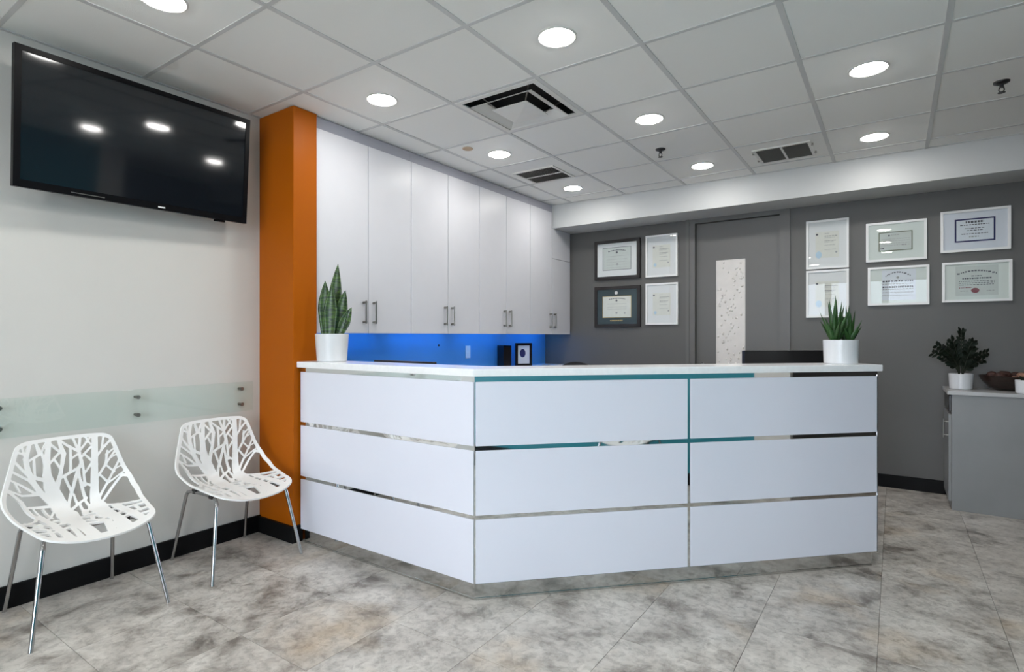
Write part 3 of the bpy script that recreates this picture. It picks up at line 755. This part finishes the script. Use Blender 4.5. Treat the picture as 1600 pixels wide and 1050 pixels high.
# frames of the two wings
right = (0, 0, R(45))
def dbox(name, m_, x0, x1, y0, y1, z0, z1, wing, bev=0.0):
    return box(x0, x1, y0, y1, z0, z1, bev).build(name, m_, desk, None, (0, 0, R(45)) if wing == 'r' else (0, 0, 0))
for z0, z1 in rows:
    dbox('front_panel', 'panel', -WL, -.007, 0, .018, z0, z1, 'l', .002)
    dbox('front_panel', 'panel', .007, 1.112, 0, .018, z0, z1, 'r', .002)
    dbox('front_panel', 'panel', 1.128, WR - .006, 0, .018, z0, z1, 'r', .002)
# steel backing boards (mirror) just behind the panels; mitred at the corner
def wing_poly(y0, y1, x_end, wing):
    # plan polygon between offsets y0 and y1 with the corner mitred at 22.5 degrees
    k = math.tan(R(22.5))
    if wing == 'r': return [(y0 * -k + 0, y0), (x_end, y0), (x_end, y1), (y1 * -k, y1)]
    return [(-x_end, y0), (y0 * k, y0), (y1 * k, y1), (-x_end, y1)]
for wing, xe in (('r', WR), ('l', WL)):
    rot = (0, 0, R(45)) if wing == 'r' else (0, 0, 0)
    # corner is convex towards the viewer: interior lies behind, so mitre opens the other way
    k = math.tan(R(22.5))
    def poly(y0, y1, xe_):
        if wing == 'r': return [(y0 * -(-k), y0), (xe_, y0), (xe_, y1), (y1 * k, y1)]
        return [(-xe_, y0), (-y0 * k, y0), (-y1 * k, y1), (-xe_, y1)]
    MB().prism(poly(.005, .011, xe), .072, 1.079).build('mirror_backing', 'mirror', desk, None, rot)
    MB().prism(poly(.018, .17, xe - .004), .079, 1.079).build('carcass', 'mdf_white', desk, None, rot)
    MB().prism(poly(.004, .150, xe - .04), .003, .076).build('plinth', 'steel', desk, None, rot)
    MB().prism(poly(.001, .004, xe - .04), .0, .010).build('plinth_trim', 'steel', desk, None, rot)
    MB().prism(poly(.17, .75, xe - (.0 if wing == 'l' else .03)), .715, .745).build('work_surface', 'mdf_white', desk, None, rot)
    MB().prism([(p[0], p[1]) for p in poly(.70, .74, xe - .05)], .0, .714).build('modesty_panel', 'mdf_white', desk, None, rot)
dbox('end_trim', 'chrome', WR - .0035, WR, .001, .020, .076, 1.06, 'r')

# continuous counter top
ov = .018; dep = .24
k = math.tan(R(22.5))
def D2(x, y): return (CX + (x - y) * s2, CYD + (x + y) * s2)   # right wing coords -> world
poly = [(-3.059, CYD - ov), (CX + ov * k, CYD - ov)]
poly += [D2(WR + .014, -ov), D2(WR + .014, dep), D2(dep * k, dep)]
poly += [(-3.059, CYD + dep)]
bm = bmesh.new()
vs = [bm.verts.new((x, y, 1.080)) for x, y in poly]; f = bm.faces.new(vs)
ex = bmesh.ops.extrude_face_region(bm, geom=[f]); bmesh.ops.translate(bm, vec=(0, 0, .036), verts=[v for v in ex['geom'] if isinstance(v, bmesh.types.BMVert)])
bmesh.ops.recalc_face_normals(bm, faces=bm.faces); bmesh.ops.bevel(bm, geom=list(bm.edges), offset=.0025, segments=2, affect='EDGES')
me = bpy.data.meshes.new('counter_top'); bm.to_mesh(me); bm.free(); me.materials.append(MATS['quartz'])
tag(link('counter_top', me), 'white continuous counter slab on top of the reception desk', 'countertop')
ZT = 1.116

# ------------------------------------------------------------------ monitors behind the desk
def monitor(label, loc, rz, W, H, ztop):
    t = thing('computer_monitor', label, 'monitor', loc, rz)
    # local x along width, +y faces staff (screen side), base on work surface
    zb = ztop - loc[2]
    box(-W / 2, W / 2, -.02, .012, zb - H, zb, .004).build('back_shell', 'black_plastic', t)
    box(-W / 2 + .008, W / 2 - .008, .012, .014, zb - H + .012, zb - .008).build('screen', 'screen', t)
    MB().box(-.03, .03, -.045, -.02, .01, zb - H * .45).build('stand', 'black_plastic', t)
    box(-.12, .12, -.10, .09, 0, .012, .004).build('base', 'black_plastic', t)
x, y = D2(1.985, .43)
monitor('wide black monitor back showing above the counter beside the spiky potted plant', (x, y, .746), R(45), .56, .34, 1.186)
monitor('black monitor whose top edge just shows over the left counter near the snake plant', (-2.485, 2.45, .746), 0, .51, .31, 1.122)

# office chair, only its top edge shows
t = thing('office_chair', 'black office chair whose back just peeks over the counter middle', 'chair', (-1.95, 3.6, 0), R(200))
box(-.24, .24, -.24, .24, .44, .52, .03).build('seat', 'fabric_black', t)
ar = [(-.20, .60), (.20, .60)] + [(.22 * math.cos(R(q_ * 10)), .80 + .275 * math.sin(R(q_ * 10)) ** .8) for q_ in range(0, 19)]
MB().prism(ar, 0, .05).build('backrest', 'fabric_black', t, (0, -.24, 0), (R(90), 0, 0))
box(-.03, .03, -.31, -.285, .44, .75, .004).build('back_post', 'black_plastic', t)
MB().tube([(0, 0, .09), (0, 0, .45)], .028, 16).build('gas_column', 'black_plastic', t)
for k_ in range(5):
    a = 2 * math.pi * k_ / 5
    l = MB().tube([(0, 0, .10), (.29 * math.cos(a), .29 * math.sin(a), .065)], [.025, .016], 10).build('base_arm', 'black_plastic', t)
    MB().tube([(.29 * math.cos(a) - .02 * math.sin(a), .29 * math.sin(a) + .02 * math.cos(a), .028), (.29 * math.cos(a) + .02 * math.sin(a), .29 * math.sin(a) - .02 * math.cos(a), .028)], .027, 14).build('castor', 'black_plastic', l)

# small framed picture and dark box on the back worktop
def photo_frame(label, loc, rz, W, H, pic):
    t = thing('photo_frame', label, 'picture frame', loc, rz)
    e = .028
    m = MB()
    m.box(-W / 2, W / 2, 0, .015, 0, e).box(-W / 2, W / 2, 0, .015, H - e, H).box(-W / 2, -W / 2 + e, 0, .015, e, H - e).box(W / 2 - e, W / 2, 0, .015, e, H - e)
    m.build('frame', 'frame_black', t)
    box(-W / 2 + e, W / 2 - e, .006, .012, e, H - e).build('picture', 'paper_white', t)
    if pic:
        MB().add([(-.012 + .035 * math.cos(2 * math.pi * q_ / 16), .0055, H * .56 + .045 * math.sin(2 * math.pi * q_ / 16)) for q_ in range(16)], [tuple(range(16))]).build('emblem', 'navy', t)
    box(-.02, .02, .015, .09, 0, .006).build('easel_foot', 'frame_black', t)
photo_frame('small black photo frame standing on the worktop, white picture with dark emblem', (-3.27, 4.985, .951), R(62), .20, .25, True)
t = thing('desk_organiser', 'narrow black box file standing beside the photo frame', 'box file', (-3.27, 4.68, .951), R(64))
MB().box(-.045, .045, 0, .14, 0, .006).box(-.045, -.041, 0, .14, .006, .225).box(.041, .045, 0, .14, .006, .225).box(-.041, .041, 0, .004, .006, .215).box(-.041, .041, .136, .14, .006, .225).build('body', 'frame_black', t)
box(-.03, .03, .03, .11, .006, .20).build('papers', 'paper_grey', t)

# ------------------------------------------------------------------ plants
def pot(t, r0, r1, h, soil=True, saucer=False):
    MB().lathe([(0, 0), (r0 - .006, 0), (r0, .006), (r1, h - .003), (r1 - .002, h), (r1 - .008, h), (r1 - .010, h - .004), (r1 - .012, h - .03)], 48).build('pot', 'ceramic', t)
    MB().lathe([(r1 - .011, h - .022), (r1 * .4, h - .014), (0, h - .012)], 32).build('soil', 'soil', t)
def blade(length, width, lean, az, base, fold=.25, thick=.004, curve=0.0, shape='snake', segs=14, twist=0.0):
    """tapered leaf blade with a channelled cross-section and real thickness"""
    mb = MB(); rows_f = []; ca, sa = math.cos(az), math.sin(az)
    pos = Vector((0, 0, 0)); ang = lean
    cent = []
    for i in range(segs + 1):
        t_ = i / segs
        if i: 
            a_ = lean + curve * t_
            pos = pos + Vector((math.sin(a_), 0, math.cos(a_))) * (length / segs)
        cent.append((pos.copy(), lean + curve * t_, t_))
    nc = 7; front = []; back = []
    for p, a_, t_ in cent:
        if shape == 'snake': w_ = width * min(1, (.62 + .75 * t_)) * max(0.0, 1 - max(0, (t_ - .42) / .58) ** 1.9) if t_ < 1 else 0
        else: w_ = width * (1 - t_ ** 1.6) * (1.0 if t_ > .1 else .85 + 1.5 * t_)
        w_ = max(w_, .0006)
        tw = twist * t_
        for lst, off in ((front, 0), (back, thick * (1 - .8 * t_))):
            for c in range(nc):
                u = (c / (nc - 1)) * 2 - 1
                lx = fold * w_ * (u * u) * .5 - off * (1 - u * u * .9) - .0
                ly = u * w_ * .5
                lx, ly = lx * math.cos(tw) - ly * math.sin(tw), lx * math.sin(tw) + ly * math.cos(tw)
                # local frame: normal in x-z plane
                nx, nz = -math.cos(a_), math.sin(a_)
                X = p.x + nx * lx; Z = p.z + nz * lx; Y_ = ly
                lst.append((base[0] + X * ca - Y_ * sa, base[1] + X * sa + Y_ * ca, base[2] + Z))
    n = segs + 1; fs = []
    for i in range(segs):
        for c in range(nc - 1):
            fs.append((i * nc + c, i * nc + c + 1, (i + 1) * nc + c + 1, (i + 1) * nc + c))
    o = n * nc
    fb = [tuple(o + v for v in reversed(f_)) for f_ in fs]
    side = []
    for i in range(segs):
        side.append((i * nc, (i + 1) * nc, o + (i + 1) * nc, o + i * nc))
        e_ = nc - 1
        side.append((i * nc + e_, o + i * nc + e_, o + (i + 1) * nc + e_, (i + 1) * nc + e_))
    mb.add(front + back, fs + fb + side, True)
    return mb

# snake plant on the straight wing
t = thing('snake_plant', 'snake plant with broad mottled upright leaves in a white pot on the counter', 'potted plant', (-2.885, 2.222, ZT))
pot(t, .090, .101, .172)
vr = Vector((.8242, .5663)); vd = Vector((-.5663, .8242))   # image right / away from the viewer, in plan
def lv(ax, ad): return ax * vr.x + ad * vd.x, ax * vr.y + ad * vd.y
SN = [(-.032, .00, .355, .062, -.04, 0.0), (-.004, .03, .465, .060, .06, .0), (.000, -.035, .315, .060, .02, .0), (.030, .0, .300, .060, .17, .0), (.040, -.01, .205, .050, .42, .15)]
for ax, ad, ln, wd, lean, cv in SN:
    bx, by = lv(ax, ad)
    az = math.atan2(vr.y, vr.x)
    # leaves show their broad side to the viewer: lean sideways by rotating the built blade
    mb = blade(ln, wd * 1.5, .03, math.atan2(vd.y, vd.x), (0, 0, 0), fold=.35, thick=.005, shape='snake')
    o = mb.build('leaf', 'snake_leaf', t, (bx, by, .150))
    o.rotation_mode = 'QUATERNION'
    from mathutils import Quaternion
    o.rotation_quaternion = Quaternion(Vector((-vd.x, -vd.y, 0)), -lean) 
# spiky aloe-like plant on the right end
x, y = D2(2.115, .112)
t = thing('spiky_plant', 'spiky green succulent with pointed leaves in a white pot on the counter end', 'potted plant', (x, y, ZT))
pot(t, .086, .090, .137)
rp = random.Random(11)
for (cx_, cd_, hgt, nl) in ((-.034, .0, .280, 15), (.054, .012, .220, 12)):
    for i in range(nl):
        f_ = i / nl
        az = i * 2.39996 + cx_ * 30
        lean = .05 + .72 * f_ + rp.uniform(-.05, .05)
        ln = hgt * (1 - .50 * f_) * rp.uniform(.85, 1.0)
        bx, by = lv(cx_, cd_)
        bx += .010 * math.cos(az); by += .010 * math.sin(az)
        blade(ln, .040 * (1 - .15 * f_), lean, az, (bx, by, .115 + .012 * (1 - f_)), fold=.7, thick=.006, curve=-.10, shape='aloe', segs=9).build('leaf', 'aloe_leaf', t)

# ------------------------------------------------------------------ grey cabinet at the right
t = thing('side_cabinet', 'grey laminate low cabinet standing against the back wall at the right', 'cabinet', (.345, 5.19, 0))
box(0, 1.25, 0, .485, .0, .845, .002).build('body', 'grey_laminate', t)
d = box(-.018, 0, .02, .47, .06, .70, .002).build('cabinet_door', 'grey_laminate', t)
MB().tube([(-.045, .06, .52), (-.045, .06, .66)], .006, 10).tube([(-.018, .06, .54), (-.047, .06, .54)], .006, 8).tube([(-.018, .06, .64), (-.047, .06, .64)], .006, 8).build('handle', 'nickel', d)
box(-.016, 0, .03, .46, .72, .835, .002).build('dark_recess', 'frame_black', t)  # black slab painted in for the dark recess above the door
tag(box(.318, .345 + 1.26, 5.172, 5.676, .845, .872, .002).build('cabinet_top', 'grey_top'), 'pale grey slab on top of the grey laminate cabinet', 'countertop')
ZK = .872
# ZZ plant
t = thing('zz_plant', 'dark leafy houseplant with arching stems in a small white pot on the grey cabinet', 'potted plant', (.415, 5.42, ZK))
pot(t, .070, .076, .118)
rz_ = random.Random(5)
ZS_ = [(-.17, .23, 8), (-.10, .275, 8), (-.04, .21, 7), (.02, .345, 10), (.06, .26, 8), (.12, .225, 7), (-.22, .17, 8), (.19, .175, 8), (.0, .24, 8), (-.14, .18, 7), (.08, .17, 6), (-.07, .22, 7), (.04, .20, 7), (-.19, .21, 8), (.10, .25, 7), (.15, .12, 6)]
for i, (dx, hh, nl) in enumerate(ZS_):
    dd = rz_.uniform(-.06, .06)
    pts = []
    for k_ in range(9):
        u = k_ / 8
        ax = dx * (u ** 1.5); ad = dd * u
        px, py = lv(ax + .012 * math.copysign(1, dx) * (1 - u), ad)
        pts.append(Vector((px, py, .10 + hh * (1 - (1 - u) ** 1.35))))
    st_ = MB().tube(pts, [.0045 - .0025 * k_ / 8 for k_ in range(9)], 7).build('stem', 'zz_stem', t)
    lm = MB()
    for k_ in range(nl * 2):
        u = .30 + .68 * (k_ // 2) / (nl - 1)
        fi = min(int(u * 8), 7); p = pts[fi].lerp(pts[fi + 1], u * 8 - fi); d_ = (pts[fi + 1] - pts[fi]).normalized()
        side = 1 if k_ % 2 else -1
        sv = Vector((vr.x, vr.y, 0)) * side; sv = (sv - d_ * sv.dot(d_)).normalized()
        if sv.length < .1: sv = Vector((vd.x, vd.y, 0)) * side
        dirv = (sv * .8 + d_ * .75 + Vector((vd.x, vd.y, 0)) * rz_.uniform(-.35, .35)).normalized()
        ln = .054 * (1 - .22 * u); nrm = dirv.cross(d_).normalized(); wv2 = dirv.cross(nrm).normalized()
        prof = [(0, .0), (.25, .8), (.55, 1), (.82, .6), (1, 0)]
        wd = .0120; vs = []
        vs.append(p)
        for q_, w_ in prof[1:-1]:
            c_ = p + dirv * ln * q_
            vs += [c_ + wv2 * wd * w_ + nrm * .002, c_ - nrm * .001, c_ - wv2 * wd * w_ + nrm * .002]
        vs.append(p + dirv * ln)
        fs = [(0, 2, 1), (0, 3, 2)] + [(1 + 3 * r_ + c_, 2 + 3 * r_ + c_, 5 + 3 * r_ + c_, 4 + 3 * r_ + c_) for r_ in range(2) for c_ in range(2)] + [(7, 8, 10), (8, 9, 10)]
        lm.add(vs, fs, True)
    lm.build('leaflets', 'zz_leaf', st_)
# bowl with dried pods
t_b = MB().lathe([(0, 0), (.07, 0), (.11, .02), (.150, .07), (.168, .105), (.164, .108), (.156, .102), (.138, .07), (.10, .028), (0, .02)], 40).build('wooden_bowl', 'bowl_brown', None, (.695, 5.500, ZK))
tag(t_b, 'dark brown bowl of dried pods on the grey cabinet', 'bowl')
for i, (ax, ad, z_, r_, mm) in enumerate([(-.10, -.05, .108, .038, 'ball_brown'), (-.045, -.108, .085, .032, 'ball_pink'), (.03, -.08, .108, .036, 'ball_pink'), (.09, -.05, .108, .038, 'ball_brown'), (-.02, .0, .108, .040, 'ball_brown'), (.03, .07, .108, .04, 'ball_brown'), (-.08, .05, .108, .036, 'ball_brown'), (.10, .05, .108, .034, 'ball_brown')]):
    px, py = lv(ax, ad); bm = bmesh.new(); bmesh.ops.create_icosphere(bm, subdivisions=2, radius=r_)
    rb = random.Random(i)
    for v in bm.verts: v.co *= rb.uniform(.82, 1.08); v.co.z *= .85
    me = bpy.data.meshes.new('dried_pod'); bm.to_mesh(me); bm.free(); me.materials.append(MATS[mm])
    for p_ in me.polygons: p_.use_smooth = True
    tag(link('dried_pod', me, None, (.695 + px, 5.500 + py, ZK + z_)), 'knobbly dried pod heaped in the dark brown bowl', 'dried pod', 'dried pods in the bowl')
t = thing('small_pot_plant', 'small white planter with dark leaves at the right edge of the picture', 'potted plant', (.768, 5.246, ZK))
pot(t, .066, .070, .095)
for i in range(14):
    blade(.07 * rp.uniform(.7, 1), .03, .5 + .5 * (i % 3) / 2, i * 2.4, (.02 * math.cos(i * 2.4), .02 * math.sin(i * 2.4), .075), fold=.4, thick=.002, shape='aloe', segs=5).build('leaf', 'zz_leaf', t)

# ------------------------------------------------------------------ framed certificates
def certificate(label, x0, x1, z0, z1, style, fw=.018, dep=.026):
    t = thing('framed_certificate', label, 'framed certificate', ((x0 + x1) / 2, YB, (z0 + z1) / 2), 0, 'framed certificates on the grey wall')
    W, H = x1 - x0, z1 - z0; a, b = W / 2, H / 2
    black = style in ('d1', 'd2')
    m = MB()
    yf = -dep
    m.box(-a, a, yf, -.001, -b, -b + fw).box(-a, a, yf, -.001, b - fw, b).box(-a, -a + fw, yf, -.001, -b + fw, b - fw).box(a - fw, a, yf, -.001, -b + fw, b - fw)
    m.build('frame', 'frame_black' if black else 'frame_white', t)
    board = {'d1': 'mat_white', 'd2': 'mat_teal', 'w': 'mat_white', 'a': 'mat_white', 'b1': 'mat_pale', 'b2': 'mat_pale', 'c1': 'mat_cool', 'c2': 'mat_pale'}[style]
    box(-a + fw, a - fw, yf + .010, -.002, -b + fw, b - fw).build('mat_board', board, t)
    yp = yf + .010
    def flat(name, mm, u0, u1, v0, v1, lift=.0006):
        # u to the right, v up, fractions of the frame (-1..1)
        return box(u0 * a, u1 * a, yp - lift, yp, v0 * b, v1 * b).build(name, mm, t)
    def ringr(name, mm, u0, u1, v0, v1, th):
        m = MB(); X0, X1, Z0, Z1 = u0 * a, u1 * a, v0 * b, v1 * b; l = .0012
        m.box(X0, X1, yp - l, yp, Z0, Z0 + th).box(X0, X1, yp - l, yp, Z1 - th, Z1).box(X0, X0 + th, yp - l, yp, Z0 + th, Z1 - th).box(X1 - th, X1, yp - l, yp, Z0 + th, Z1 - th)
        m.build(name, mm, t)
    rl = random.Random(label)
    def line(u0, u1, v, hgt, mm='ink', arc=0.0):
        m = MB(); x = u0 * a
        while x < u1 * a - .002:
            w_ = min(rl.uniform(.006, .022), u1 * a - x)
            dz = arc * b * (1 - ((x + w_ / 2) / max(abs(u0), abs(u1)) / a) ** 2)
            m.box(x, x + w_ * .86, yp - .0014, yp, v * b + dz - hgt / 2, v * b + dz + hgt / 2); x += w_ + .003
        m.build('text_line', mm, t)
    def disc(name, mm, u, v, r, rz=1.0):
        m = MB(); n = 24
        m.add([(u * a + r * math.cos(2 * math.pi * k_ / n), yp - .002, v * b + r * rz * math.sin(2 * math.pi * k_ / n)) for k_ in range(n)] + [(u * a + r * math.cos(2 * math.pi * k_ / n), yp, v * b + r * rz * math.sin(2 * math.pi * k_ / n)) for k_ in range(n)], [tuple(range(n))] + [(k_, n + k_, n + (k_ + 1) % n, (k_ + 1) % n) for k_ in range(n)])
        m.build(name, mm, t)
    if style == 'd1':
        flat('paper', 'paper_grey', -.62, .62, -.52, .62); ringr('border', 'ink', -.63, .63, -.53, .63, .005)
        line(-.38, .38, .42, .010, 'ink', .06); disc('emblem', 'ink', 0, .36, .012)
        for v in (.18, .02, -.12, -.26, -.40): line(-.45, .45, v, .003, 'ink_faint')
        disc('stamp', 'ink_faint', .02, -.24, .012)
    elif style == 'd2':
        flat('paper', 'paper_cream', -.62, .60, -.52, .50); ringr('border', 'gold', -.64, .62, -.54, .52, .005)
        disc('medallion', 'silver_disc', -.03, .68, .018); line(-.30, .25, -.68, .014, 'gold')
        line(-.36, .36, .36, .009, 'ink', .05); disc('emblem', 'ink', -.02, .30, .011)
        for v in (.14, -.02, -.12): line(-.42, .42, v, .003, 'ink_faint')
        disc('stamp', 'ink_faint', -.02, -.30, .012); disc('stamp', 'ink_faint', .34, -.32, .010)
    elif style in ('w', 'a'):
        flat('paper', 'paper_cream', -.55, .55, -.55, .52)
        disc('crest', 'ink', -.48, .42, .009)
        for v, u1 in ((.44, .1), (.33, .48), (.27, .34), (.14, .40), (.08, .30), (-.04, .38), (-.22, .40)): line(-.12, u1, v, .004, 'ink' if v in (.33, .14) else 'ink_faint')
        disc('seal', 'seal_blue', -.40, -.42, .024 if style == 'a' else .014, 1.3); disc('stamp', 'ink_faint', .42, -.34, .008)
    elif style == 'b1':
        flat('paper', 'paper_grey', -.55, .53, -.46, .46); ringr('border', 'olive', -.57, .55, -.49, .49, .008)
        disc('crest', 'ink', -.22, .30, .007); line(-.15, .12, .32, .006, 'ink_faint')
        for v in (.12, .02, -.10, -.20): line(-.46, .46, v, .003, 'ink_faint')
        line(-.50, -.36, -.34, .010, 'ink'); line(.20, .36, -.20, .010, 'ink_faint')
    elif style == 'b2':
        flat('paper', 'paper_white', -.52, .58, -.74, .82)
        line(-.40, .42, .48, .009, 'ink', .22); disc('emblem', 'ink_faint', 0, .42, .010)
        for v, hg in ((.24, .014), (.10, .006), (-.06, .014), (-.18, .008), (-.34, .006), (-.5, .006)): line(-.50, .50, v, hg, 'ink' if hg > .01 else 'ink_faint')
    elif style == 'c1':
        flat('paper', 'paper_white', -.56, .56, -.50, .54); ringr('border', 'navy', -.58, .58, -.54, .57, .011)
        line(-.26, .26, .40, .016, 'ink'); line(-.42, .42, .27, .007, 'ink')
        line(-.28, .28, .10, .006, 'ink'); line(-.22, .24, .00, .006, 'ink'); line(-.38, .38, -.16, .006, 'ink'); line(-.16, .12, -.30, .010, 'ink_faint')
    elif style == 'c2':
        flat('paper', 'paper_grey', -.60, .62, -.70, .78)
        line(-.56, .58, .36, .010, 'ink', .18); line(-.14, .16, .28, .006, 'ink'); line(-.40, .44, .16, .011, 'ink')
        for v in (.02, -.07, -.16): line(-.50, .52, v, .005, 'ink')
        line(-.50, -.14, -.30, .006, 'seal_red'); line(-.46, -.24, -.46, .006, 'ink_faint'); line(.30, .52, -.46, .005, 'ink_faint')
        disc('wax_seal', 'seal_red', -.03, -.44, .025, .78)
    box(-a + fw, a - fw, yf + .004, yf + .0055, -b + fw, b - fw).build('glass', 'picture_glass', t)
certificate('upper black framed certificate with white mat left of the door', -2.765, -2.235, 1.895, 2.325, 'd1', .034, .03)
certificate('lower black framed diploma with dark teal mat and gold medallion', -2.765, -2.232, 1.372, 1.818, 'd2', .034, .03)
certificate('upper white framed portrait certificate between the black frames and the door', -2.172, -1.832, 1.892, 2.330, 'w')
certificate('lower white framed portrait certificate between the black frames and the door', -2.172, -1.828, 1.394, 1.826, 'w')
certificate('upper white portrait certificate with pale blue seal right of the door', -.660, -.328, 1.874, 2.308, 'a')
certificate('white portrait certificate partly hidden by the spiky plant', -.660, -.328, 1.440, 1.862, 'a')
certificate('white framed landscape certificate with olive border', -.203, .217, 1.905, 2.235, 'b1')
certificate('white framed landscape certificate with arched grey heading and no border', -.190, .233, 1.534, 1.858, 'b2')
certificate('white framed certificate with navy border at top right of the wall', .305, .732, 1.942, 2.272, 'c1')
certificate('white framed certificate with a dark red oval seal', .315, .740, 1.545, 1.862, 'c2')
